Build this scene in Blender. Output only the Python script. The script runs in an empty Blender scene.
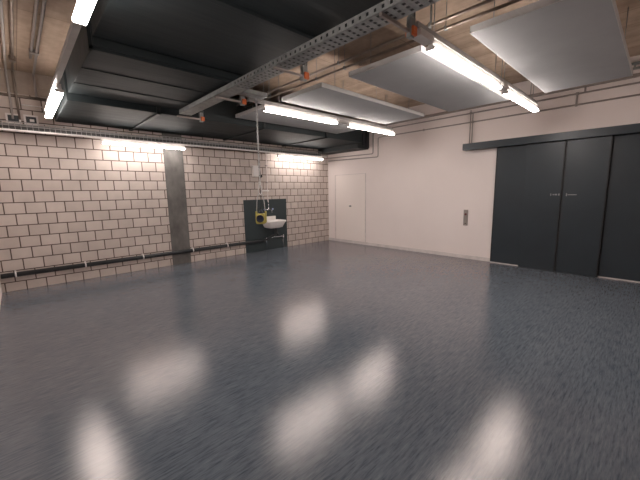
import bpy, bmesh, math, random
from mathutils import Vector, Matrix

random.seed(4)
C = bpy.context.scene.collection
PI = math.pi

# ------------------------------------------------------------------ materials
def new_mat(name):
    m = bpy.data.materials.new(name)
    m.use_nodes = True
    nt = m.node_tree
    nt.nodes.clear()
    out = nt.nodes.new('ShaderNodeOutputMaterial')
    b = nt.nodes.new('ShaderNodeBsdfPrincipled')
    nt.links.new(b.outputs[0], out.inputs[0])
    return m, nt, b

def N(nt, kind, **kw):
    n = nt.nodes.new('ShaderNode' + kind)
    for k, v in kw.items():
        setattr(n, k, v)
    return n

def ramp(nt, fac, stops):
    r = N(nt, 'ValToRGB')
    e = r.color_ramp.elements
    while len(e) < len(stops):
        e.new(0.5)
    for i, (p, c) in enumerate(stops):
        e[i].position = p
        e[i].color = (c[0], c[1], c[2], 1)
    nt.links.new(fac, r.inputs[0])
    return r.outputs[0]

def world_pos(nt, scale=(1, 1, 1)):
    g = N(nt, 'NewGeometry')
    mp = N(nt, 'Mapping')
    mp.inputs['Scale'].default_value = scale
    nt.links.new(g.outputs['Position'], mp.inputs['Vector'])
    return mp.outputs[0]

def noise(nt, vec, scale, detail=4, rough=0.55):
    n = N(nt, 'TexNoise')
    n.inputs['Scale'].default_value = scale
    n.inputs['Detail'].default_value = detail
    n.inputs['Roughness'].default_value = rough
    nt.links.new(vec, n.inputs['Vector'])
    return n.outputs['Fac']

def mix(nt, fac, a, b, mode='MIX'):
    m = N(nt, 'Mix', data_type='RGBA', blend_type=mode)
    if isinstance(fac, float):
        m.inputs[0].default_value = fac
    else:
        nt.links.new(fac, m.inputs[0])
    for i, v in ((6, a), (7, b)):
        if isinstance(v, tuple):
            m.inputs[i].default_value = (*v, 1)
        else:
            nt.links.new(v, m.inputs[i])
    return m.outputs[2]

def bump(nt, b, h, strength=0.2, dist=0.01):
    n = N(nt, 'Bump')
    n.inputs['Strength'].default_value = strength
    n.inputs['Distance'].default_value = dist
    nt.links.new(h, n.inputs['Height'])
    nt.links.new(n.outputs[0], b.inputs['Normal'])

def simple(name, col, rough=0.5, metal=0.0, var=0.12, nscale=6.0, spec=0.5):
    m, nt, b = new_mat(name)
    v = world_pos(nt)
    f = noise(nt, v, nscale)
    lo = tuple(c * (1 - var) for c in col)
    hi = tuple(min(1, c * (1 + var)) for c in col)
    nt.links.new(ramp(nt, f, [(0.3, lo), (0.7, hi)]), b.inputs['Base Color'])
    b.inputs['Roughness'].default_value = rough
    b.inputs['Metallic'].default_value = metal
    b.inputs['Specular IOR Level'].default_value = spec
    return m

def emit(name, col, strength):
    m, nt, b = new_mat(name)
    b.inputs['Base Color'].default_value = (0.8, 0.8, 0.8, 1)
    b.inputs['Emission Color'].default_value = (*col, 1)
    b.inputs['Emission Strength'].default_value = strength
    return m

def brick_mat():
    m, nt, b = new_mat('painted_block_wall')
    g = N(nt, 'NewGeometry')
    sx = N(nt, 'SeparateXYZ')
    nt.links.new(g.outputs['Position'], sx.inputs[0])
    cx = N(nt, 'CombineXYZ')
    ax = N(nt, 'Math', operation='ADD'); ax.inputs[1].default_value = 7.65 + 28 * 0.28
    az = N(nt, 'Math', operation='ADD'); az.inputs[1].default_value = 0.04 + 0.4
    nt.links.new(sx.outputs[0], ax.inputs[0]); nt.links.new(sx.outputs[2], az.inputs[0])
    nt.links.new(ax.outputs[0], cx.inputs[0]); nt.links.new(az.outputs[0], cx.inputs[1])
    t = N(nt, 'TexBrick')
    t.offset = 0.5
    t.inputs['Scale'].default_value = 1.0
    t.inputs['Brick Width'].default_value = 0.28
    t.inputs['Row Height'].default_value = 0.2
    t.inputs['Mortar Size'].default_value = 0.0095
    t.inputs['Mortar Smooth'].default_value = 0.25
    t.inputs['Bias'].default_value = 0.0
    t.inputs['Color1'].default_value = (0.63, 0.545, 0.495, 1)
    t.inputs['Color2'].default_value = (0.55, 0.47, 0.425, 1)
    t.inputs['Mortar'].default_value = (0.105, 0.07, 0.055, 1)
    nt.links.new(cx.outputs[0], t.inputs['Vector'])
    v = world_pos(nt)
    f = noise(nt, v, 3.0)
    col = mix(nt, 0.35, t.outputs['Color'], ramp(nt, f, [(0.3, (0.55, 0.55, 0.55)), (0.7, (1, 1, 1))]), 'MULTIPLY')
    # bare concrete ring beam above the blocks
    gt = N(nt, 'Math', operation='GREATER_THAN'); gt.inputs[1].default_value = 3.42
    nt.links.new(sx.outputs[2], gt.inputs[0])
    f2 = noise(nt, v, 5.0, 6)
    conc = ramp(nt, f2, [(0.3, (0.30, 0.25, 0.21)), (0.7, (0.42, 0.34, 0.28))])
    col = mix(nt, gt.outputs[0], col, conc)
    nt.links.new(col, b.inputs['Base Color'])
    b.inputs['Roughness'].default_value = 0.75
    inv = N(nt, 'Math', operation='SUBTRACT'); inv.inputs[0].default_value = 1.0
    nt.links.new(t.outputs['Fac'], inv.inputs[1])
    bump(nt, b, inv.outputs[0], 0.6, 0.008)
    return m

def floor_mat():
    m, nt, b = new_mat('blue_grey_marbled_linoleum')
    warp = noise(nt, world_pos(nt, (0.7, 2.0, 1)), 1.6, 3)
    n1 = noise(nt, world_pos(nt, (6.0, 62, 1)), 1.0, 6, 0.62)
    n2 = noise(nt, world_pos(nt, (16.0, 150, 1)), 1.0, 4, 0.6)
    a = ramp(nt, n1, [(0.30, (0.072, 0.091, 0.113)), (0.5, (0.132, 0.156, 0.184)), (0.72, (0.182, 0.208, 0.236))])
    c = ramp(nt, n2, [(0.30, (0.70, 0.70, 0.72)), (0.48, (0.97, 0.97, 0.98)), (0.72, (1.15, 1.15, 1.13))])
    col = mix(nt, 0.8, a, c, 'MULTIPLY')
    col = mix(nt, 0.35, col, ramp(nt, warp, [(0.3, (0.8, 0.8, 0.82)), (0.7, (1.12, 1.12, 1.1))]), 'MULTIPLY')
    nt.links.new(col, b.inputs['Base Color'])
    rr = N(nt, 'MapRange')
    rr.inputs['To Min'].default_value = 0.21
    rr.inputs['To Max'].default_value = 0.23
    nt.links.new(n1, rr.inputs['Value'])
    nt.links.new(rr.outputs[0], b.inputs['Roughness'])
    # satin sealer: short-tailed gloss over the matt sheet
    out = next(n for n in nt.nodes if n.type == 'OUTPUT_MATERIAL')
    b.inputs['Roughness'].default_value = 1.0
    for l in list(b.inputs['Roughness'].links): nt.links.remove(l)
    b.inputs['Specular IOR Level'].default_value = 0.0
    gl = N(nt, 'BsdfAnisotropic', distribution='BECKMANN')
    gl.inputs['Color'].default_value = (1.0, 0.91, 0.885, 1)
    nt.links.new(rr.outputs[0], gl.inputs['Roughness'])
    fr = N(nt, 'Fresnel'); fr.inputs['IOR'].default_value = 1.62
    mx = N(nt, 'MixShader')
    nt.links.new(fr.outputs[0], mx.inputs[0]); nt.links.new(b.outputs[0], mx.inputs[1]); nt.links.new(gl.outputs[0], mx.inputs[2])
    nt.links.new(mx.outputs[0], out.inputs[0])
    return m

def concrete_ceiling_mat():
    m, nt, b = new_mat('board_formed_concrete')
    v = world_pos(nt)
    f1 = noise(nt, world_pos(nt, (3.0, 0.35, 1)), 1.3, 5)
    f2 = noise(nt, v, 8.0, 6)
    a = ramp(nt, f1, [(0.3, (0.30, 0.222, 0.165)), (0.55, (0.44, 0.33, 0.248)), (0.75, (0.50, 0.385, 0.295))])
    a = mix(nt, 0.4, a, ramp(nt, f2, [(0.35, (0.6, 0.58, 0.55)), (0.65, (1.1, 1.08, 1.05))]), 'MULTIPLY')
    g = N(nt, 'NewGeometry')
    t = N(nt, 'TexBrick')
    mp = N(nt, 'Mapping'); mp.inputs['Rotation'].default_value = (0, 0, PI / 2)
    nt.links.new(g.outputs['Position'], mp.inputs[0]); nt.links.new(mp.outputs[0], t.inputs['Vector'])
    t.inputs['Scale'].default_value = 1.0
    t.inputs['Brick Width'].default_value = 2.5
    t.inputs['Row Height'].default_value = 0.5
    t.inputs['Mortar Size'].default_value = 0.006
    t.inputs['Color1'].default_value = (1, 1, 1, 1)
    t.inputs['Color2'].default_value = (0.82, 0.82, 0.82, 1)
    t.inputs['Mortar'].default_value = (0.45, 0.42, 0.40, 1)
    a = mix(nt, 0.8, a, t.outputs['Color'], 'MULTIPLY')
    nt.links.new(a, b.inputs['Base Color'])
    b.inputs['Roughness'].default_value = 0.8
    bump(nt, b, f2, 0.15, 0.01)
    return m

def plaster_mat(name, c0, c1):
    m, nt, b = new_mat(name)
    f = noise(nt, world_pos(nt), 0.8, 4)
    f2 = noise(nt, world_pos(nt), 60, 3)
    nt.links.new(ramp(nt, f, [(0.3, c0), (0.7, c1)]), b.inputs['Base Color'])
    b.inputs['Roughness'].default_value = 0.62
    bump(nt, b, f2, 0.06, 0.003)
    return m

def duct_mat():
    m, nt, b = new_mat('black_foil_insulation')
    f = noise(nt, world_pos(nt, (0.6, 2.2, 2)), 1.6, 4)
    f2 = noise(nt, world_pos(nt, (0.35, 2.4, 1.5)), 2.2, 3)
    nt.links.new(ramp(nt, f, [(0.3, (0.015, 0.021, 0.023)), (0.7, (0.026, 0.032, 0.034))]), b.inputs['Base Color'])
    rr = N(nt, 'MapRange')
    rr.inputs['To Min'].default_value = 0.5
    rr.inputs['To Max'].default_value = 0.68
    nt.links.new(f, rr.inputs['Value']); nt.links.new(rr.outputs[0], b.inputs['Roughness'])
    b.inputs['Specular IOR Level'].default_value = 0.2
    bump(nt, b, f2, 0.25, 0.04)
    return m

def column_mat():
    m, nt, b = new_mat('bare_grey_concrete')
    f = noise(nt, world_pos(nt, (1, 1, 0.6)), 5, 6)
    nt.links.new(ramp(nt, f, [(0.3, (0.085, 0.08, 0.074)), (0.7, (0.17, 0.158, 0.147))]), b.inputs['Base Color'])
    b.inputs['Roughness'].default_value = 0.55
    return m

M = {}
M['floor'] = floor_mat()
M['brick'] = brick_mat()
M['ceil'] = concrete_ceiling_mat()
M['plaster'] = plaster_mat('white_plaster', (0.78, 0.70, 0.67), (0.82, 0.74, 0.71))
M['white_door'] = plaster_mat('white_lacquer_door', (0.80, 0.725, 0.685), (0.82, 0.745, 0.705))
M['base'] = simple('pale_grey_skirting', (0.60, 0.55, 0.53), 0.5)
M['duct'] = duct_mat()
M['duct_dark'] = simple('matt_black_duct_end', (0.014, 0.018, 0.019), 0.6)
M['column'] = column_mat()
M['door'] = simple('anthracite_steel_door', (0.019, 0.029, 0.037), 0.36, 0.0, 0.1, 2.0)
M['door_edge'] = simple('black_door_edge', (0.008, 0.009, 0.01), 0.5)
M['mark'] = simple('pale_door_lettering', (0.30, 0.31, 0.305), 0.5)
M['galv'] = simple('galvanised_steel', (0.33, 0.34, 0.335), 0.45, 0.75, 0.2, 14)
M['galv_dull'] = simple('dull_galvanised_steel', (0.27, 0.28, 0.275), 0.5, 0.5, 0.2, 9)
M['rail'] = simple('grey_light_rail', (0.30, 0.29, 0.28), 0.45, 0.4, 0.12)
M['housing'] = simple('light_housing_grey', (0.50, 0.47, 0.45), 0.45)
M['white_metal'] = simple('white_painted_metal', (0.72, 0.68, 0.66), 0.45, 0, 0.04)
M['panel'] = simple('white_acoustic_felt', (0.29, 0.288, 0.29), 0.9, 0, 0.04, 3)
M['panel_edge'] = simple('acoustic_panel_frame', (0.50, 0.49, 0.48), 0.6, 0.0, 0.05)
M['orange'] = simple('orange_plastic', (0.62, 0.13, 0.025), 0.5)
M['copper'] = simple('dull_metal_conduit', (0.26, 0.21, 0.175), 0.36, 0.65, 0.15)
M['grey_pipe'] = simple('grey_conduit', (0.34, 0.305, 0.285), 0.5, 0.1, 0.1)
M['black_pipe'] = simple('black_plastic_pipe', (0.018, 0.02, 0.022), 0.38)
M['clip'] = simple('white_plastic_clip', (0.75, 0.72, 0.70), 0.5)
M['board'] = simple('dark_green_grey_board', (0.030, 0.044, 0.048), 0.42, 0, 0.08)
M['ceramic'] = simple('white_ceramic', (0.82, 0.78, 0.75), 0.18, 0, 0.02)
M['chrome'] = simple('chrome', (0.62, 0.63, 0.65), 0.18, 0.95, 0.05)
M['yellow'] = simple('yellow_rubber', (0.42, 0.36, 0.085), 0.5)
M['black'] = simple('black_rubber', (0.012, 0.013, 0.017), 0.5)
M['navy'] = simple('navy_plastic', (0.012, 0.017, 0.04), 0.4)
M['lit_wire'] = simple('lamp_lit_zinc_wire', (0.46, 0.45, 0.44), 0.45, 0.4, 0.1)  # zinc colour lightened to stand in for light from the wall tubes below
M['chain'] = simple('galvanised_chain', (0.55, 0.56, 0.56), 0.38, 0.55, 0.15, 30)
M['steel_plate'] = simple('brushed_steel_plate', (0.30, 0.26, 0.24), 0.45, 0.5, 0.1)
M['red'] = simple('dark_red_button', (0.12, 0.025, 0.02), 0.4)
M['socket_dark'] = simple('dark_socket_face', (0.03, 0.035, 0.04), 0.5)
M['cable'] = simple('grey_cable', (0.10, 0.10, 0.10), 0.6)
M['blue'] = simple('pale_blue_tap_mark', (0.30, 0.38, 0.62), 0.4)
M['tube'] = emit('lit_tube_diffuser', (1.0, 0.905, 0.85), 30.0)
M['tube_wall'] = emit('lit_wall_tube_diffuser', (1.0, 0.905, 0.85), 21.0)

# ------------------------------------------------------------------ mesh helpers
def bx(bm, x0, x1, y0, y1, z0, z1, bev=0.0):
    x0, x1 = sorted((x0, x1)); y0, y1 = sorted((y0, y1)); z0, z1 = sorted((z0, z1))
    vs = [bm.verts.new((x, y, z)) for x in (x0, x1) for y in (y0, y1) for z in (z0, z1)]
    fs = []
    for q in ((0, 1, 3, 2), (4, 6, 7, 5), (0, 4, 5, 1), (2, 3, 7, 6), (0, 2, 6, 4), (1, 5, 7, 3)):
        fs.append(bm.faces.new([vs[i] for i in q]))
    if bev > 0:
        es = set(e for f in fs for e in f.edges)
        bmesh.ops.bevel(bm, geom=list(es), offset=bev, segments=2, affect='EDGES', profile=0.6)

def tube(bm, pts, r, n=10, cap=True):
    """a round bar swept along points"""
    pts = [Vector(p) for p in pts]
    rings = []
    prev = None
    for i, p in enumerate(pts):
        if i == 0: d = pts[1] - p
        elif i == len(pts) - 1: d = p - pts[i - 1]
        else: d = (pts[i + 1] - p).normalized() + (p - pts[i - 1]).normalized()
        d.normalize()
        if prev is None:
            a = d.orthogonal().normalized()
        else:
            a = (prev - d * prev.dot(d)).normalized()
        prev = a
        b2 = d.cross(a)
        rr = r[i] if isinstance(r, (list, tuple)) else r
        rings.append([bm.verts.new(p + (a * math.cos(2 * PI * k / n) + b2 * math.sin(2 * PI * k / n)) * rr) for k in range(n)])
    for A, B in zip(rings, rings[1:]):
        for k in range(n):
            f = bm.faces.new((A[k], A[(k + 1) % n], B[(k + 1) % n], B[k]))
            f.smooth = True
    if cap:
        bm.faces.new(list(reversed(rings[0]))); bm.faces.new(rings[-1])

def bend(pts, rad=0.06, seg=5):
    """rounded corners on a polyline"""
    P = [Vector(p) for p in pts]
    out = [P[0]]
    for a, b2, c in zip(P, P[1:], P[2:]):
        d1 = (a - b2); d2 = (c - b2)
        r = min(rad, d1.length * 0.45, d2.length * 0.45)
        s = b2 + d1.normalized() * r; e = b2 + d2.normalized() * r
        for k in range(seg + 1):
            t = k / seg
            out.append((1 - t) ** 2 * s + 2 * t * (1 - t) * b2 + t * t * e)
    out.append(P[-1])
    return out

def prism(bm, prof, axis, a0, a1):
    """closed profile of (u, z) swept along x or y"""
    def mk(u, z, a):
        return (a, u, z) if axis == 'x' else (u, a, z)
    A = [bm.verts.new(mk(u, z, a0)) for u, z in prof]
    B = [bm.verts.new(mk(u, z, a1)) for u, z in prof]
    n = len(prof)
    for k in range(n):
        bm.faces.new((A[k], A[(k + 1) % n], B[(k + 1) % n], B[k]))
    bm.faces.new(list(reversed(A))); bm.faces.new(B)

def lathe(bm, prof, center, n=24, axis='z'):
    rings = []
    for r, h in prof:
        ring = []
        for k in range(n):
            c, s = math.cos(2 * PI * k / n) * r, math.sin(2 * PI * k / n) * r
            if axis == 'z': v = (c, s, h)
            elif axis == 'y': v = (c, h, s)
            else: v = (h, c, s)
            ring.append(bm.verts.new(Vector(center) + Vector(v)))
        rings.append(ring)
    for A, B in zip(rings, rings[1:]):
        for k in range(n):
            f = bm.faces.new((A[k], A[(k + 1) % n], B[(k + 1) % n], B[k])); f.smooth = True
    bm.faces.new(list(reversed(rings[0]))); bm.faces.new(rings[-1])

def obj(name, bm, mat, parent=None):
    bmesh.ops.recalc_face_normals(bm, faces=bm.faces[:])
    me = bpy.data.meshes.new(name)
    if parent is not None:
        off = parent_origin(parent)
        bmesh.ops.translate(bm, verts=bm.verts[:], vec=-off)
    bm.to_mesh(me); bm.free()
    me.materials.append(mat)
    o = bpy.data.objects.new(name, me)
    C.objects.link(o)
    if parent is not None:
        o.parent = parent
    return o

def parent_origin(p):
    v = Vector((0, 0, 0))
    while p is not None:
        v = v + p.location
        p = p.parent
    return v

def tag(o, label=None, cat=None, group=None, kind=None):
    if label: o['label'] = label
    if cat: o['category'] = cat
    if group: o['group'] = group
    if kind: o['kind'] = kind
    return o

def thing(name, label, cat, loc=(0, 0, 0), group=None, kind=None):
    o = bpy.data.objects.new(name, None)
    o.empty_display_size = 0.1
    o.location = loc
    C.objects.link(o)
    return tag(o, label, cat, group, kind)

def box_obj(name, mat, parent, *dims, bev=0.0):
    bm = bmesh.new(); bx(bm, *dims, bev=bev)
    return obj(name, bm, mat, parent)

def tube_obj(name, mat, parent, pts, r, n=10):
    bm = bmesh.new(); tube(bm, pts, r, n)
    return obj(name, bm, mat, parent)

# ------------------------------------------------------------------ room shell
XL, YF, H = -8.12, -8.45, 3.8
tag(box_obj('floor', M['floor'], None, XL - 0.2, 0.2, YF - 0.2, 0.2, -0.12, 0.0), 'glossy blue-grey linoleum floor with fine streaks', 'floor', kind='structure')
tag(box_obj('ceiling', M['ceil'], None, XL - 0.2, 0.2, YF - 0.2, 0.2, H, H + 0.15), 'bare tan concrete ceiling above the ducts and panels', 'ceiling', kind='structure')
tag(box_obj('wall_back', M['brick'], None, XL - 0.2, 0.2, 0.0, 0.2, 0, H), 'pinkish painted block wall with dark mortar joints', 'wall', kind='structure')
tag(box_obj('wall_right', M['plaster'], None, 0.0, 0.2, YF - 0.2, 0.0, 0, H), 'smooth white plaster wall holding the dark sliding doors', 'wall', kind='structure')
tag(box_obj('wall_left', M['plaster'], None, XL - 0.2, XL, YF - 0.2, 0.0, 0, H), 'white wall glimpsed at the low end of the black pipe', 'wall', kind='structure')
tag(box_obj('wall_front', M['plaster'], None, XL, 0.0, YF - 0.2, YF, 0, H), 'plain white wall behind the viewpoint', 'wall', kind='structure')
tag(box_obj('baseboard_right', M['base'], None, -0.014, 0.0, -5.24, -0.0, 0, 0.085, bev=0.003), 'low pale grey skirting along the white plaster wall', 'skirting board', kind='structure')
tag(box_obj('concrete_column', M['column'], None, -5.225, -4.80, -0.018, 0.0, 0, H), 'grey bare concrete column set into the block wall', 'column', kind='structure')

# white flush door in the plaster wall
d1 = thing('door_1', 'flush white service door in the plaster wall near the corner', 'door', (0, -0.97, 0.1), kind='structure')
box_obj('door_leaf', M['white_door'], d1, -0.012, 0.0, -1.59, -0.35, 0.10, 2.17, bev=0.002)
bm = bmesh.new()
for y in (-1.612, -0.34):
    bx(bm, -0.016, 0.0, y, y + 0.012, 0.09, 2.19)
bx(bm, -0.016, 0.0, -1.612, -0.328, 2.178, 2.19)
obj('door_frame', bm, M['base'], d1)
bm = bmesh.new()
lathe(bm, [(0.028, 0), (0.028, -0.01), (0.016, -0.012), (0.016, -0.04), (0.024, -0.045), (0.024, -0.06)], (-0.012, -1.01, 1.19), 16, 'x')
obj('door_knob', bm, M['galv'], d1)

# dark sliding doors: two leaves in front, two set behind them
def leaf(name, label, y0, y1, xf, z0, strips=(0, 1)):
    t = thing(name, label, 'door', (xf, (y0 + y1) / 2, z0), kind='structure')
    box_obj('door_panel', M['door'], t, xf, xf + 0.05, y0, y1, z0, 2.53, bev=0.004)
    bm = bmesh.new()
    for y in [(y0, y1)[k] for k in strips]:
        s = 1 if y == y0 else -1
        bx(bm, xf - 0.004, xf + 0.02, y, y + s * 0.02, z0, 2.53)
    obj('edge_strip', bm, M['door_edge'], t)
    return t
leaf('door_2', 'dark grey sliding door leaf beside the white wall and key switch', -5.83, -5.25, -0.06, 0.022, (1,))
dA = leaf('door_3', 'dark grey front door leaf with a row of four pale marks', -6.468, -5.83, -0.12, 0.008, (0,))
dB = leaf('door_4', 'narrow dark grey front door leaf with a pale dash mark', -7.12, -6.476, -0.12, 0.008)
leaf('door_5', 'dark grey set-back door leaf running out of the frame', YF + 0.02, -7.12, -0.06, 0.022)
bm = bmesh.new()                                   # lettering: a small row of illegible marks
for y, w, h in ((-6.30, 0.014, 0.045), (-6.342, 0.024, 0.022), (-6.382, 0.034, 0.028), (-6.430, 0.022, 0.036)):
    bx(bm, -0.1255, -0.1195, y - w / 2, y + w / 2, 1.525 - h / 2, 1.525 + h / 2)
obj('lettering', bm, M['mark'], dA)
bm = bmesh.new()
bx(bm, -0.1255, -0.1195, -6.556, -6.540, 1.495, 1.55)
bx(bm, -0.1255, -0.1195, -6.70, -6.565, 1.514, 1.528)
obj('lettering', bm, M['mark'], dB)
tr = thing('trim_1', 'long dark grey track housing above the sliding doors', 'door track', (-0.1, -6.5, 2.5), kind='structure')
box_obj('track_box', M['door'], tr, -0.20, 0.0, YF + 0.01, -4.57, 2.535, 2.68, bev=0.006)
box_obj('end_cap', M['door_edge'], tr, -0.195, -0.0, -4.57, -4.562, 2.54, 2.675)
tag(box_obj('trim_2', M['base'], None, -0.068, 0.0, -8.42, -5.25, 0.0, 0.018), 'pale threshold strip showing under the set-back door leaves', 'threshold', kind='structure')

# ------------------------------------------------------------------ ventilation ducts
# one along the block wall, two lying across the room in front of it, each stepped a little higher
dt = thing('ventilation_duct', 'long black insulated duct running along the top of the block wall', 'duct', (-4, -0.9, 3.05), 'black ventilation ducts')
del dt['group']
box_obj('duct_body', M['duct'], dt, -7.07, -0.50, -1.85, -0.03, 3.01, 3.50, bev=0.012)
for x in (-5.85, -3.75, -1.9):
    bm = bmesh.new()
    bx(bm, x - 0.03, x + 0.03, -1.885, -0.03, 2.985, 3.03); bx(bm, x - 0.03, x + 0.03, -1.885, -1.845, 3.0, 3.53)
    obj('flange', bm, M['duct_dark'], dt)
e = box_obj('end_box', M['duct_dark'], dt, -0.50, -0.015, -1.72, -0.05, 2.87, 3.50, bev=0.01)
bm = bmesh.new()
bx(bm, -0.16, -0.03, -1.755, -1.715, 2.90, 3.40, bev=0.008); bx(bm, -0.30, -0.20, -1.745, -1.715, 2.95, 3.30, bev=0.006)
obj('access_flap', bm, M['black'], dt)
for x in (-6.6, -4.7, -2.6):
    tube_obj('hanger_rod', M['galv_dull'], dt, [(x, -1.6, 3.50), (x, -1.6, 3.8)], 0.006, 6)

def wide_duct(label, y0, y1, z, flanges, xr, seams=()):
    t = thing('ventilation_duct', label, 'duct', (-6.3, (y0 + y1) / 2, z))
    box_obj('duct_body', M['duct'], t, -7.05, xr, y0, y1, z, z + 0.42, bev=0.012)
    for y in flanges:
        bm = bmesh.new()
        bx(bm, -7.08, xr + 0.004, y - 0.03, y + 0.03, z - 0.03, z + 0.01, bev=0.004)
        bx(bm, -7.08, -7.045, y - 0.03, y + 0.03, z - 0.03, z + 0.43)
        obj('flange', bm, M['duct'], t)
    for y in seams:
        box_obj('seam_strip', M['duct'], t, -7.05, xr, y - 0.035, y + 0.035, z - 0.008, z + 0.001)
    for y in (y0 + 0.3, y1 - 0.3):
        for x in (-6.9, -5.8):
            tube_obj('hanger_rod', M['galv_dull'], t, [(x, y, z + 0.42), (x, y, 3.8)], 0.006, 6)
    return t
wide_duct('middle black duct section between the block-wall duct and the big one overhead', -3.86, -1.90, 3.10, (-3.81,), -5.34, (-2.45, -3.1))
wide_duct('largest black duct section overhead, nearest the viewer', -8.3, -3.90, 3.17, (-5.25, -6.9), -5.20)

# ------------------------------------------------------------------ cable tray under the ducts
ct = thing('cable_tray', 'perforated grey cable tray hanging beside the big black ducts', 'cable tray', (-5.48, -4.2, 3.0))
x0, x1, zb, zt = -5.585, -5.385, 3.0, 3.066
bm = bmesh.new()
y = -8.3
while y < -3.95:                                   # slotted bottom
    bx(bm, x0, x1, y, y + 0.045, zb, zb + 0.004)
    y += 0.075
for xx in (x0, x0 + 0.06, x0 + 0.116, x1 - 0.026):
    bx(bm, xx, xx + 0.026, -8.3, -3.95, zb + 0.0005, zb + 0.0035)
bx(bm, x0, x1, -3.95, -2.06, zb, zb + 0.004)
obj('slotted_bottom', bm, M['galv'], ct)
bm = bmesh.new()
for xx in (x0, x1 - 0.004):
    bx(bm, xx, xx + 0.004, -3.95, -2.06, zb, zt)
    bx(bm, xx, xx + 0.004, -8.3, -3.95, zb, zb + 0.02); bx(bm, xx, xx + 0.004, -8.3, -3.95, zt - 0.018, zt)
    y = -8.3
    while y < -3.96:
        bx(bm, xx + 0.0005, xx + 0.0035, y, y + 0.05, zb + 0.02, zt - 0.018)
        y += 0.075
obj('side_rail', bm, M['galv'], ct)
bm = bmesh.new()
for k, dx in enumerate((0.03, 0.065, 0.1, 0.135, 0.17)):
    tube(bm, [(x0 + dx, -8.2, zb + 0.022), (x0 + dx + 0.01, -6, zb + 0.021), (x0 + dx, -4.2, zb + 0.022), (x0 + dx, -2.15, zb + 0.022)], 0.016, 6)
obj('cable_bundle', bm, M['cable'], ct)
for y in (-1.95, -3.40, -4.80, -6.19):
    y = max(y, -10)
    bm = bmesh.new()
    px = -5.13
    bx(bm, px - 0.03, px - 0.024, y - 0.025, y + 0.025, 3.03, 3.8)
    bx(bm, px + 0.0, px + 0.006, y - 0.025, y + 0.025, 3.03, 3.8)
    bx(bm, px - 0.03, px + 0.006, y - 0.004, y + 0.004, 3.03, 3.8)
    bx(bm, px - 0.06, px + 0.04, y - 0.05, y + 0.05, 3.79, 3.8)
    bx(bm, px - 0.06, px, y - 0.02, y + 0.02, zb - 0.06, zb + 0.1)
    p = obj('hanger_post', bm, M['galv_dull'], ct)
    bm = bmesh.new(); bx(bm, x0, px - 0.03, y - 0.012, y + 0.012, zb - 0.026, zb - 0.002); obj('support_arm', bm, M['steel_plate'], ct)
    bm = bmesh.new(); bx(bm, px - 0.045, px + 0.02, y - 0.04, y + 0.04, 2.955, 3.03, bev=0.01)
    o = obj('end_cap', bm, M['orange'], p); o['label'] = 'orange plastic end cap'
# grey branch tray bridging to the middle light rail
bt = thing('cable_tray_branch', 'short grey tray branch joining the cable tray to the middle light rail', 'cable tray', (-5.1, -3.55, 3.03))
bm = bmesh.new()
bx(bm, -5.33, -4.86, -3.62, -3.46, 3.06, 3.064); bx(bm, -5.33, -4.86, -3.62, -3.616, 3.06, 3.12); bx(bm, -5.33, -4.86, -3.464, -3.46, 3.06, 3.12)
obj('tray_channel', bm, M['galv_dull'], bt)
bm = bmesh.new()
tube(bm, bend([(-5.3, -3.52, 3.08), (-5.02, -3.52, 3.08), (-4.92, -3.50, 3.17), (-4.86, -3.40, 3.12)], 0.05), 0.009, 6)
obj('loose_cable', bm, M['clip'], bt)

# wire-mesh tray along the block wall
wt = thing('cable_tray', 'wire mesh cable tray running the length of the block wall', 'cable tray', (-4, -0.17, 2.77))
ya, yb, za, zc = -0.27, -0.07, 2.775, 2.90
bm = bmesh.new()
for yy, zz in ((ya, za), (ya, (za + zc) / 2), (ya, zc), (yb, za), (yb, zc), ((ya + yb) / 2, za), (ya + 0.05, za), (yb - 0.05, za)):
    tube(bm, [(-8.1, yy, zz), (-0.53, yy, zz)], 0.006, 6)
obj('long_wire', bm, M['lit_wire'], wt)
bm = bmesh.new()
x = -8.08
while x < -0.55:
    tube(bm, [(x, ya, zc), (x, ya, za), (x, yb, za), (x, yb, zc)], 0.0045, 5)
    x += 0.075
obj('cross_wire', bm, M['lit_wire'], wt)
bm = bmesh.new()
bx(bm, -8.1, -0.53, ya + 0.01, yb - 0.01, za + 0.007, za + 0.010)  # solid sheets added to block wall-tube light from spilling up through the mesh
bx(bm, -8.1, -0.53, yb - 0.010, yb - 0.007, za + 0.010, zc - 0.01)
obj('light_block_sheet', bm, M['galv_dull'], wt)
bm = bmesh.new()
for yy, zz in ((-0.23, 2.802), (-0.19, 2.801), (-0.15, 2.802), (-0.112, 2.803), (-0.21, 2.829), (-0.165, 2.83)):
    tube(bm, [(-8.1, yy, zz), (-5, yy + 0.01, zz), (-2, yy, zz), (-0.55, yy, zz)], 0.014, 7)
obj('cable_bundle', bm, M['cable'], wt)
for x in (-7.6, -6.1, -4.5, -2.9, -1.3):
    bm = bmesh.new()
    bx(bm, x - 0.02, x + 0.02, -0.30, -0.002, 2.7695, 2.7735); bx(bm, x - 0.02, x + 0.02, -0.02, -0.002, 2.7695, 2.88)
    obj('wall_bracket', bm, M['galv_dull'], wt)

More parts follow.
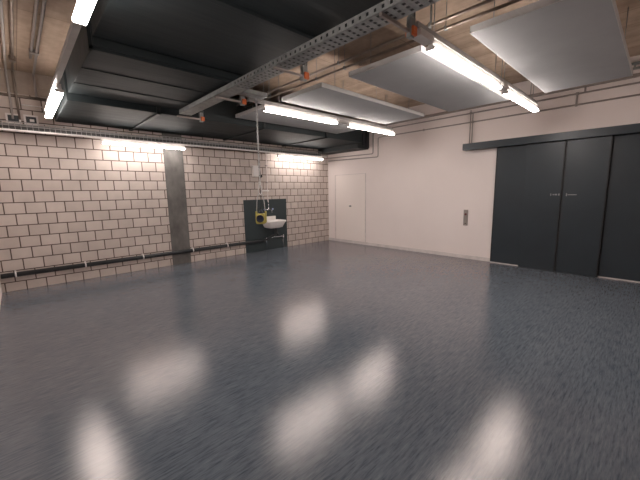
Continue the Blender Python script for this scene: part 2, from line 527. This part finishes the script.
# ------------------------------------------------------------------ light rails and tube lights
def lamp(label, axis, a0, a1, c, zb, group, w=0.09, h=0.038, mat='tube'):
    t = thing('tube_light', label, 'ceiling light', ((a0 + a1) / 2, c, zb) if axis == 'x' else (c, (a0 + a1) / 2, zb), group)
    q = w / 2
    prof = [(c - q + 0.022, zb + h), (c - q, zb + h - 0.012), (c - q, zb + 0.01), (c - q + 0.008, zb), (c + q - 0.008, zb), (c + q, zb + 0.01), (c + q, zb + h - 0.012), (c + q - 0.022, zb + h)]
    bm = bmesh.new(); prism(bm, prof, axis, a0 + 0.02, a1 - 0.02)
    obj('diffuser', bm, M[mat], t)
    bm = bmesh.new()
    prism(bm, [(c - q + 0.022, zb + h), (c + q - 0.022, zb + h), (c + q - 0.022, zb + h + 0.062), (c - q + 0.022, zb + h + 0.062)], axis, a0, a1)
    obj('housing', bm, M['housing'], t)
    for aa, ab in ((a0, a0 + 0.02), (a1 - 0.02, a1)):
        bm = bmesh.new()
        pr = [((u - c) * 1.03 + c, zb + (z - zb) * 1.0 - 0.001) for u, z in prof]
        prism(bm, pr, axis, aa, ab)
        obj('end_cap', bm, M['housing'], t)
    return t

def rail(label, axis, a0, a1, c, z0, z1, rods, w=0.06, mat='rail', joints=()):
    t = thing('light_rail', label, 'light rail', ((a0 + a1) / 2, c, z0) if axis == 'x' else (c, (a0 + a1) / 2, z0))
    bm = bmesh.new()
    q = w / 2
    prism(bm, [(c - q, z0), (c + q, z0), (c + q, z1), (c + q - 0.012, z1), (c + q - 0.012, z1 - 0.006), (c - q + 0.012, z1 - 0.006), (c - q + 0.012, z1), (c - q, z1)], axis, a0, a1)
    obj('channel', bm, M[mat], t)
    for a in rods:
        bm = bmesh.new()
        for s in (-0.018, 0.018):
            p0 = (a, c + s, z1 - 0.004) if axis == 'x' else (c + s, a, z1 - 0.004)
            tube(bm, [p0, (p0[0], p0[1], H)], 0.0045, 6)
        obj('hanger_rod', bm, M['galv_dull'], t)
    for a, b2 in joints:
        bm = bmesh.new()
        if axis == 'x': bx(bm, a, b2, c - 0.05, c + 0.05, z0 - 0.06, z0 - 0.001, bev=0.004)
        else: bx(bm, c - 0.05, c + 0.05, a, b2, z0 - 0.06, z0 - 0.001, bev=0.004)
        obj('joint_box', bm, M['housing'], t)
    return t

ZB = 2.955
ZR = ZB + 0.101
G1 = 'tube lights on the ceiling rails'
# rail beside the black ducts (runs away from the viewer)
rail('grey light rail running away along the edge of the big ducts', 'y', -8.2, -0.45, -7.225, ZR, ZR + 0.05, (), w=0.055)
lamp('lit tube light overhead at the top edge, beside the big ducts', 'y', -6.35, -4.60, -7.254, ZB, G1)
lamp('lit tube light beside the ducts, ending just short of the block wall', 'y', -2.46, -0.60, -7.202, ZB, G1)
# middle rail
rail('middle light rail crossing under the white panels toward the small door', 'x', -5.0, -1.16, -3.30, ZR, ZR + 0.05, (-4.6, -2.85, -1.4), joints=((-3.02, -2.72),))
lamp('lit tube light on the middle rail, end beside the hanging chain', 'x', -4.72, -3.04, -3.30, ZB, G1)
lamp('lit tube light on the middle rail, end nearest the white wall', 'x', -2.70, -1.10, -3.30, ZB, G1)
# near rail
rail('light rail between the two white panels closest to the viewer', 'x', -5.06, -1.13, -6.17, ZR, ZR + 0.05, (-4.75, -2.8, -1.4), joints=((-2.92, -2.70), (-5.04, -4.80)))
lamp('longest-looking lit tube light beneath the panels at the upper edge', 'x', -4.78, -2.94, -6.17, ZB, G1)
lamp('lit tube light pointing at the dark sliding doors', 'x', -2.68, -1.09, -6.17, ZB, G1)
# wall lights under the mesh tray
rail('white light strip under the mesh tray along the block wall', 'x', -8.1, -0.35, -0.28, 2.745, 2.768, (), w=0.07, mat='white_metal')
lamp('lit wall tube light above the concrete column', 'x', -6.44, -4.84, -0.28, 2.65, 'tube lights on the block wall', w=0.09, h=0.032, mat='tube_wall')
lamp('lit wall tube light above the sink by the corner', 'x', -2.27, -0.53, -0.28, 2.65, 'tube lights on the block wall', w=0.09, h=0.032, mat='tube_wall')

# ------------------------------------------------------------------ white acoustic panels
def panel(label, y0, y1):
    xa, xb, z = -4.49, -1.66, 3.10
    t = thing('acoustic_panel', label, 'ceiling panel', ((xa + xb) / 2, (y0 + y1) / 2, z), 'white acoustic panels')
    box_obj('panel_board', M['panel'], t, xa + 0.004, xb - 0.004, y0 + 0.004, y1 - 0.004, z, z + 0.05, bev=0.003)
    bm = bmesh.new()
    bx(bm, xa, xb, y0, y0 + 0.008, z + 0.001, z + 0.062); bx(bm, xa, xb, y1 - 0.008, y1, z + 0.001, z + 0.062)
    bx(bm, xa, xa + 0.008, y0, y1, z + 0.001, z + 0.062); bx(bm, xb - 0.008, xb, y0, y1, z + 0.001, z + 0.062)
    obj('edge_frame', bm, M['panel_edge'], t)
    for x in (xa + 0.35, xb - 0.45):
        for y in (y0 + 0.08, y1 - 0.08):
            tube_obj('hanger_rod', M['galv_dull'], t, [(x, y, z + 0.05), (x, y, H)], 0.0045, 6)
    return t
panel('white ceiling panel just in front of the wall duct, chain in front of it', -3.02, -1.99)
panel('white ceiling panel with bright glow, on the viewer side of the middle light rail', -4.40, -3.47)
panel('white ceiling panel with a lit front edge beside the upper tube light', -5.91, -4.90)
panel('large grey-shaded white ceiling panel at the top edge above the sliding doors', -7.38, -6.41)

# ------------------------------------------------------------------ conduits
def conduit(label, mat, paths, r=0.012, clips=(), name='conduit', cat='pipe', loc=None, group=None):
    first = Vector(paths[0][0])
    t = thing(name, label, cat, loc or first, group)
    for p in paths:
        tube_obj('pipe_run', M[mat], t, bend(p, 0.05), r, 8)
    for c in clips:
        box_obj('clip', M[mat], t, *c)
    return t
def ceiling_conduit(label, x, z, ys, y0, y1, r=0.013):
    t = thing('conduit', label, 'pipe', (x, (y0 + y1) / 2, z))
    tube_obj('pipe_run', M['copper'], t, [(x, y0, z), (x, y1, z)], 0.016, 8)
    for y in ys:
        bm = bmesh.new()
        tube(bm, [(x, y, z), (x, y, H)], 0.004, 6)
        bx(bm, x - 0.02, x + 0.02, y - 0.012, y + 0.012, z - 0.02, z + 0.02)
        obj('hanger_rod', bm, M['galv_dull'], t)
ceiling_conduit('metal conduit crossing above the panels, closer to the cable tray', -4.48, 3.32, (-2.5, -3.95, -4.72, -6.0), -8.4, -2.05)
ceiling_conduit('metal conduit crossing above the panels, farther from the cable tray', -4.30, 3.32, (-2.7, -4.1, -4.66, -6.08), -8.4, -2.05)
# ceiling corner by the block wall
conduit('ceiling conduit closest to the side wall, turning down the block wall', 'grey_pipe', [[(-7.635, -8.3, 3.77), (-7.635, -0.04, 3.77), (-7.635, -0.04, 2.98)]], 0.016)
conduit('thin dark ceiling conduit ending in a small box above the wall sockets', 'copper', [[(-7.55, -8.3, 3.77), (-7.55, -0.04, 3.77), (-7.55, -0.04, 2.98)]], 0.016,
        [(-7.59, -7.51, -0.75, -0.65, 3.73, 3.798)])
conduit('paired ceiling conduits running alongside the light rail', 'grey_pipe', [[(-7.285, -8.3, 3.77), (-7.285, -0.04, 3.77), (-7.285, -0.04, 3.4)], [(-7.345, -8.3, 3.775), (-7.345, -0.9, 3.775)]], 0.017,
        [(-7.37, -7.26, -1.25, -1.17, 3.745, 3.798)])
conduit('dark conduit lying level across the top of the block wall', 'copper', [[(-8.1, -0.03, 3.38), (-7.1, -0.03, 3.38)]], 0.016)
conduit('short pale conduit on the block wall above the sockets', 'clip', [[(-7.5, -0.02, 3.24), (-7.23, -0.02, 3.24)]], 0.009)
# right wall
conduit('lower grey conduit along the white wall, dropping beside the duct end', 'grey_pipe',
        [[(-0.025, YF + 0.02, 3.165), (-0.025, -2.07, 3.165), (-0.025, -2.07, 2.625), (-0.025, -0.05, 2.665)]], 0.015,
        [(-0.045, -0.002, -6.565, -6.535, 3.14, 3.19), (-0.045, -0.002, -3.5, -3.47, 3.14, 3.19), (-0.045, -0.002, -4.71, -4.68, 3.14, 3.19)])
conduit('upper grey conduit along the white wall with a small link down', 'grey_pipe',
        [[(-0.025, YF + 0.02, 3.36), (-0.025, -1.89, 3.36), (-0.025, -1.89, 2.73), (-0.025, -0.05, 2.755)], [(-0.03, -6.55, 3.36), (-0.03, -6.55, 3.193)], [(-0.03, -6.66, 3.36), (-0.03, -6.66, 3.45)]], 0.015,
        [(-0.045, -0.002, -6.57, -6.53, 3.34, 3.385), (-0.045, -0.002, -4.66, -4.62, 3.34, 3.385)])
conduit('twin conduit dropping from the wall conduits to the door track', 'grey_pipe', [[(-0.060, -4.655, 3.42), (-0.060, -4.655, 2.682)], [(-0.060, -4.705, 3.36), (-0.060, -4.705, 2.682)]], 0.011)
t = thing('wall_trunking', 'dark flat trunking highest along the white wall under the panel edges', 'trunking', (-0.05, -5, 3.46))
box_obj('channel', M['steel_plate'], t, -0.07, 0.0, YF + 0.02, -1.8, 3.452, 3.505)
t = thing('cable_ladder', 'short dark cable ladder high on the white wall at the frame edge', 'cable tray', (-0.1, -7.6, 3.58))
for z in (3.575, 3.655):
    box_obj('side_rail', M['galv_dull'], t, -0.06, -0.02, YF + 0.02, -6.9, z, z + 0.035)
for k in range(5):
    bm = bmesh.new()
    bx(bm, -0.045, -0.035, -8.2 + 0.3 * k, -8.17 + 0.3 * k, 3.58, 3.68)
    bx(bm, -0.04, 0.0, -8.2 + 0.3 * k, -8.17 + 0.3 * k, 3.60, 3.62)
    obj('rung', bm, M['galv_dull'], t)


# ------------------------------------------------------------------ black pipe along the block wall
bp = thing('black_pipe', 'long black pipe with white clips low along the block wall', 'pipe', (-5.6, -0.07, 0.3))
tube_obj('pipe_run', M['black_pipe'], bp, bend([(-8.1, -0.07, 0.30), (-2.80, -0.07, 0.30), (-2.68, -0.08, 0.31)], 0.08), 0.043, 14)
for x in (-7.91, -6.90, -5.86, -4.76, -3.85):
    bm = bmesh.new()
    lathe(bm, [(0.046, -0.012), (0.050, -0.012), (0.050, 0.012), (0.046, 0.012)], (x, -0.07, 0.30), 16, 'x')
    bx(bm, x - 0.012, x + 0.012, -0.03, -0.002, 0.28, 0.36)
    bx(bm, x - 0.012, x + 0.012, -0.085, -0.055, 0.345, 0.372)
    o = obj('clip', bm, M['clip'], bp); o['label'] = 'white plastic pipe clip'

# ------------------------------------------------------------------ sink corner
tag(box_obj('backing_board', M['board'], None, -3.27, -1.825, -0.022, -0.002, 0.001, 1.47, bev=0.002), 'dark green-grey board fixed to the block wall behind the sink', 'backing board')

sk = thing('sink', 'white ceramic utility sink mounted on the dark board', 'sink', (-2.36, -0.24, 0.66))
SX0, SX1, SY0, SY1 = -2.76, -2.17, -0.47, -0.022
def ring(bm, x0, x1, y0, y1, z, r, n=5):
    vs = []
    for cx, cy, a0 in ((x1 - r, y1 - r, 0), (x0 + r, y1 - r, PI / 2), (x0 + r, y0 + r, PI), (x1 - r, y0 + r, 1.5 * PI)):
        for k in range(n + 1):
            a = a0 + PI / 2 * k / n
            vs.append(bm.verts.new((cx + r * math.cos(a), cy + r * math.sin(a), z)))
    return vs
def loft(bm, rings, smooth=True):
    for A, B in zip(rings, rings[1:]):
        n = len(A)
        for k in range(n):
            f = bm.faces.new((A[k], A[(k + 1) % n], B[(k + 1) % n], B[k])); f.smooth = smooth
bm = bmesh.new()
R_ = [ring(bm, SX0 + 0.14, SX1 - 0.14, SY0 + 0.14, SY1 - 0.06, 0.655, 0.05),
      ring(bm, SX0 + 0.07, SX1 - 0.07, SY0 + 0.07, SY1 - 0.02, 0.68, 0.06),
      ring(bm, SX0 + 0.025, SX1 - 0.025, SY0 + 0.025, SY1 - 0.004, 0.80, 0.05),
      ring(bm, SX0 + 0.012, SX1 - 0.012, SY0 + 0.012, SY1, 0.825, 0.045),
      ring(bm, SX0, SX1, SY0, SY1, 0.835, 0.04),
      ring(bm, SX0, SX1, SY0, SY1, 0.872, 0.04),
      ring(bm, SX0 + 0.012, SX1 - 0.012, SY0 + 0.012, SY1 - 0.006, 0.88, 0.035),
      ring(bm, SX0 + 0.05, SX1 - 0.05, SY0 + 0.05, SY1 - 0.09, 0.872, 0.04),
      ring(bm, SX0 + 0.09, SX1 - 0.09, SY0 + 0.09, SY1 - 0.12, 0.71, 0.05),
      ring(bm, SX0 + 0.2, SX1 - 0.2, SY0 + 0.18, SY1 - 0.2, 0.695, 0.02)]
loft(bm, R_)
bm.faces.new(list(reversed(R_[0]))); bm.faces.new(R_[-1])
obj('basin', bm, M['ceramic'], sk)
box_obj('upstand', M['ceramic'], sk, -2.72, -2.27, -0.075, -0.022, 0.872, 0.985, bev=0.01)
bm = bmesh.new()
tube(bm, bend([(-2.38, -0.22, 0.66), (-2.38, -0.22, 0.47), (-2.30, -0.22, 0.43), (-2.28, -0.10, 0.50), (-2.28, -0.03, 0.50)], 0.06), 0.032, 12)
lathe(bm, [(0.045, 0.63), (0.05, 0.66), (0.03, 0.66)], (-2.38, -0.22, 0.0), 16)
tube(bm, bend([(-2.38, -0.22, 0.47), (-2.48, -0.16, 0.42), (-2.672, -0.082, 0.315)], 0.06), 0.03, 10)
obj('drain_trap', bm, M['black_pipe'], sk)
bm = bmesh.new()
tube(bm, bend([(-2.62, -0.07, 0.02), (-2.62, -0.07, 0.37), (-2.02, -0.07, 0.35), (-2.02, -0.07, 0.02)], 0.03), 0.012, 10)
for x in (-2.62, -2.02):
    lathe(bm, [(0.018, 0.30), (0.022, 0.31), (0.022, 0.37), (0.014, 0.39)], (x, -0.07, 0.0), 12)
bx(bm, -2.12, -2.06, -0.085, -0.055, 0.355, 0.385, bev=0.004)
obj('water_pipe', bm, M['chrome'], sk)

fc = thing('faucet', 'chrome wall tap above the white sink', 'tap', (-2.5, -0.06, 1.18))
tube_obj('riser', M['chrome'], fc, [(-2.49, -0.045, 1.40), (-2.49, -0.045, 1.19)], 0.012, 10)
bm = bmesh.new()
tube(bm, [(-2.61, -0.055, 1.185), (-2.38, -0.055, 1.185)], 0.023, 12)
lathe(bm, [(0.03, 0.0), (0.03, -0.012), (0.02, -0.02)], (-2.60, -0.022, 1.185), 14, 'y')
lathe(bm, [(0.03, 0.0), (0.03, -0.012), (0.02, -0.02)], (-2.40, -0.022, 1.185), 14, 'y')
obj('tap_body', bm, M['chrome'], fc)
tube_obj('spout', M['chrome'], fc, bend([(-2.495, -0.06, 1.185), (-2.495, -0.20, 1.20), (-2.495, -0.23, 1.10)], 0.05), 0.012, 10)
for x in (-2.63, -2.36):
    bm = bmesh.new(); lathe(bm, [(0.012, -0.02), (0.026, -0.015), (0.026, 0.015), (0.012, 0.022)], (x, -0.055, 1.185), 12, 'x')
    o = obj('tap_knob', bm, M['blue'], fc); o['label'] = 'pale blue tap knob'

wp = thing('water_pipe', 'thin pinkish pipe coming down the block wall to the sink board', 'pipe', (-2.5, -0.02, 1.47))
tube_obj('pipe_run', M['plaster'], wp, bend([(-2.5, -0.042, 2.77), (-2.5, -0.042, 1.46), (-2.49, -0.045, 1.402)], 0.03), 0.014, 8)
for z in (2.41, 1.95):
    box_obj('clip', M['grey_pipe'], wp, -2.525, -2.475, -0.058, -0.002, z - 0.015, z + 0.015)
bm = bmesh.new(); bx(bm, -2.70, -2.46, -0.07, -0.05, 1.695, 1.735, bev=0.006); bx(bm, -2.52, -2.48, -0.06, -0.026, 1.69, 1.74, bev=0.004)
o = obj('shutoff_lever', bm, M['clip'], wp); o['label'] = 'white shut-off lever'

db = thing('dispenser', 'small white dispenser box on the block wall above the dark board', 'dispenser', (-2.88, -0.05, 2.1))
box_obj('case', M['white_metal'], db, -2.965, -2.805, -0.10, 0.0, 2.10, 2.40, bev=0.012)
box_obj('lower_slot', M['grey_pipe'], db, -2.94, -2.83, -0.085, -0.02, 2.094, 2.104)

pc = thing('pull_cord', 'thin cord with a black ball hanging from the mesh tray', 'pull cord', (-2.76, -0.13, 2.1))
tube_obj('cord', M['black'], pc, [(-2.80, -0.13, 2.77), (-2.785, -0.13, 2.45), (-2.76, -0.13, 2.16)], 0.005, 6)
bm = bmesh.new(); bmesh.ops.create_uvsphere(bm, u_segments=16, v_segments=10, radius=0.045, matrix=Matrix.Translation((-2.76, -0.13, 2.115)))
obj('ball', bm, M['black'], pc)

# chain with the hanging power block
cx, cy = -4.91, -3.33
cx0, cy0 = -4.91, -3.53
cx, cy = -4.966, -3.468
ch = thing('hanging_chain', 'long steel chain hanging from the tray branch to the yellow power block', 'chain', (cx, cy, 1.62))
bm = bmesh.new()
z, k = 3.055, 0
while z > 1.78:
    a = []
    for q in range(13):
        ang = 2 * PI * q / 12
        u = 0.0105 * math.cos(ang); w = 0.026 * math.sin(ang)
        a.append((cx + (u if k % 2 else u * 0.35), cy + (0 if k % 2 else u), z - 0.022 + w))
    tube(bm, a, 0.0042, 5, cap=False)
    z -= 0.041; k += 1
obj('link_run', bm, M['chain'], ch)
bm = bmesh.new()
tube(bm, bend([(cx, cy, 1.80), (cx + 0.03, cy, 1.75), (cx + 0.03, cy, 1.66), (cx, cy, 1.62), (cx - 0.03, cy, 1.66), (cx - 0.03, cy, 1.75), (cx, cy, 1.80)], 0.02), 0.008, 8)
bx(bm, cx - 0.016, cx + 0.016, cy - 0.012, cy + 0.012, 1.78, 1.83, bev=0.003)
o = obj('snap_hook', bm, M['clip'], ch)
pcb = thing('supply_cord', 'dark supply cord running down beside the hanging chain', 'cord', (cx + 0.03, cy, 1.33))
tube_obj('cord', M['grey_pipe'], pcb, [(cx + 0.03, cy + 0.02, 3.056), (cx + 0.022, cy + 0.02, 2.6), (cx + 0.03, cy + 0.02, 2.1), (cx + 0.022, cy + 0.02, 1.7)], 0.0055, 6)
tube_obj('cord', M['black'], pcb, bend([(cx + 0.022, cy + 0.02, 1.70), (cx + 0.03, cy + 0.03, 1.60), (cx + 0.012, cy, 1.5), (cx + 0.0, cy, 1.398)], 0.05), 0.007, 6)
zc_ = 1.255
pb = thing('power_block', 'yellow and black power outlet block hanging on the chain before the sink', 'power outlet', (cx, cy, zc_ - 0.075))
bm = bmesh.new()
Rz = Matrix.Translation((cx, cy, zc_)) @ Matrix.Rotation(math.radians(-48), 4, 'Z')
def bxr(bm, mtx, *d, bev=0.0):
    b2 = bmesh.new(); bx(b2, *d, bev=bev); b2.transform(mtx)
    me = bpy.data.meshes.new('tmp'); b2.to_mesh(me); b2.free(); bm.from_mesh(me); bpy.data.meshes.remove(me)
bxr(bm, Rz, -0.074, 0.074, -0.066, 0.066, -0.085, 0.08, bev=0.026)
for sx in (-1, 1):
    bxr(bm, Rz, sx * 0.074 - 0.01, sx * 0.074 + 0.01, -0.03, 0.03, -0.06, 0.115, bev=0.008)
obj('casing', bm, M['yellow'], pb)
for s in (-1, 1):
    b2 = bmesh.new(); lathe(b2, [(0.06, 0.0), (0.06, 0.012), (0.052, 0.018), (0.052, 0.008), (0.02, 0.008)], (0, 0, 0), 22, 'y')
    b2.transform(Rz @ Matrix.Translation((0, s * 0.062, 0)) @ Matrix.Scale(s, 4, (0, 1, 0)))
    obj('socket_face', b2, M['navy'], pb)
bm = bmesh.new(); lathe(bm, [(0.035, 0.066), (0.035, 0.09), (0.024, 0.115), (0.012, 0.14)], (cx, cy, zc_), 14)
obj('cord_gland', bm, M['navy'], pb)
bm = bmesh.new()
for s in (-1, 1):
    p0 = Rz @ Vector((s * 0.07, 0, 0.08)); p1 = Vector((cx + s * 0.024, cy, 1.665))
    tube(bm, bend([p0, (p0 + p1) / 2 + Vector((s * 0.012, 0, 0.05)), p1], 0.1), 0.0055, 6)
obj('suspension_strap', bm, M['chain'], pb)

# ------------------------------------------------------------------ small wall fittings
sw = thing('key_switch', 'narrow steel switch plate with a dark red button beside the sliding doors', 'switch', (0, -4.63, 0.8))
box_obj('face_plate', M['steel_plate'], sw, -0.018, 0.0, -4.685, -4.585, 0.80, 1.175, bev=0.004)
bm = bmesh.new(); lathe(bm, [(0.026, -0.018), (0.026, -0.028), (0.018, -0.034)], (0, -4.635, 1.07), 16, 'x')
obj('button', bm, M['red'], sw)
bm = bmesh.new(); lathe(bm, [(0.014, -0.018), (0.014, -0.022)], (0, -4.635, 0.85), 12, 'x')
obj('key_hole', bm, M['black'], sw)

def socket(label, x, z, two):
    t = thing('wall_socket', label, 'wall socket', (x, -0.02, z - 0.08), 'sockets above the mesh tray')
    bm = bmesh.new()
    w, h, f = 0.095, 0.085, 0.026
    bx(bm, x - w, x + w, -0.045, 0, z - h, z - h + f); bx(bm, x - w, x + w, -0.045, 0, z + h - f, z + h)
    bx(bm, x - w, x - w + f, -0.045, 0, z - h + f, z + h - f); bx(bm, x + w - f, x + w, -0.045, 0, z - h + f, z + h - f)
    obj('frame', bm, M['white_metal'], t)
    box_obj('face', M['socket_dark'], t, x - w + f, x + w - f, -0.03, -0.0, z - h + f, z + h - f)
    if two:
        box_obj('insert', M['white_metal'], t, x - 0.02, x + 0.04, -0.036, -0.029, z - 0.025, z + 0.018)
socket('pale framed wall socket with plain dark face, closest to the side wall', -7.63, 2.985, False)
socket('pale framed wall socket with a small pale insert above the mesh tray', -7.40, 2.99, True)

# ------------------------------------------------------------------ world, camera, colour
w = bpy.data.worlds.new('World'); bpy.context.scene.world = w
w.use_nodes = True
w.node_tree.nodes['Background'].inputs[0].default_value = (0.5, 0.5, 0.55, 1)
w.node_tree.nodes['Background'].inputs[1].default_value = 0.05

f, yaw, pitch, roll = 319.735, 0.815669, -0.149425, -0.0173455
fw = Vector((math.cos(pitch) * math.cos(yaw), math.cos(pitch) * math.sin(yaw), math.sin(pitch)))
r = Vector((math.sin(yaw), -math.cos(yaw), 0)); u = r.cross(fw)
r2 = math.cos(roll) * r + math.sin(roll) * u
u2 = -math.sin(roll) * r + math.cos(roll) * u
cam = bpy.data.cameras.new('Camera')
cam.sensor_fit = 'HORIZONTAL'; cam.sensor_width = 36.0; cam.lens = 36.0 * f / 640.0
cam.clip_start = 0.02
co = bpy.data.objects.new('Camera', cam); C.objects.link(co)
mw = Matrix((r2, u2, -fw)).transposed().to_4x4()
mw.translation = (-7.765413, -7.792206, 1.656)
co.matrix_world = mw
sc = bpy.context.scene
sc.camera = co
sc.view_settings.view_transform = 'Standard'
sc.view_settings.exposure = 0.68
sc.cycles.max_bounces = 8
sc.cycles.diffuse_bounces = 5
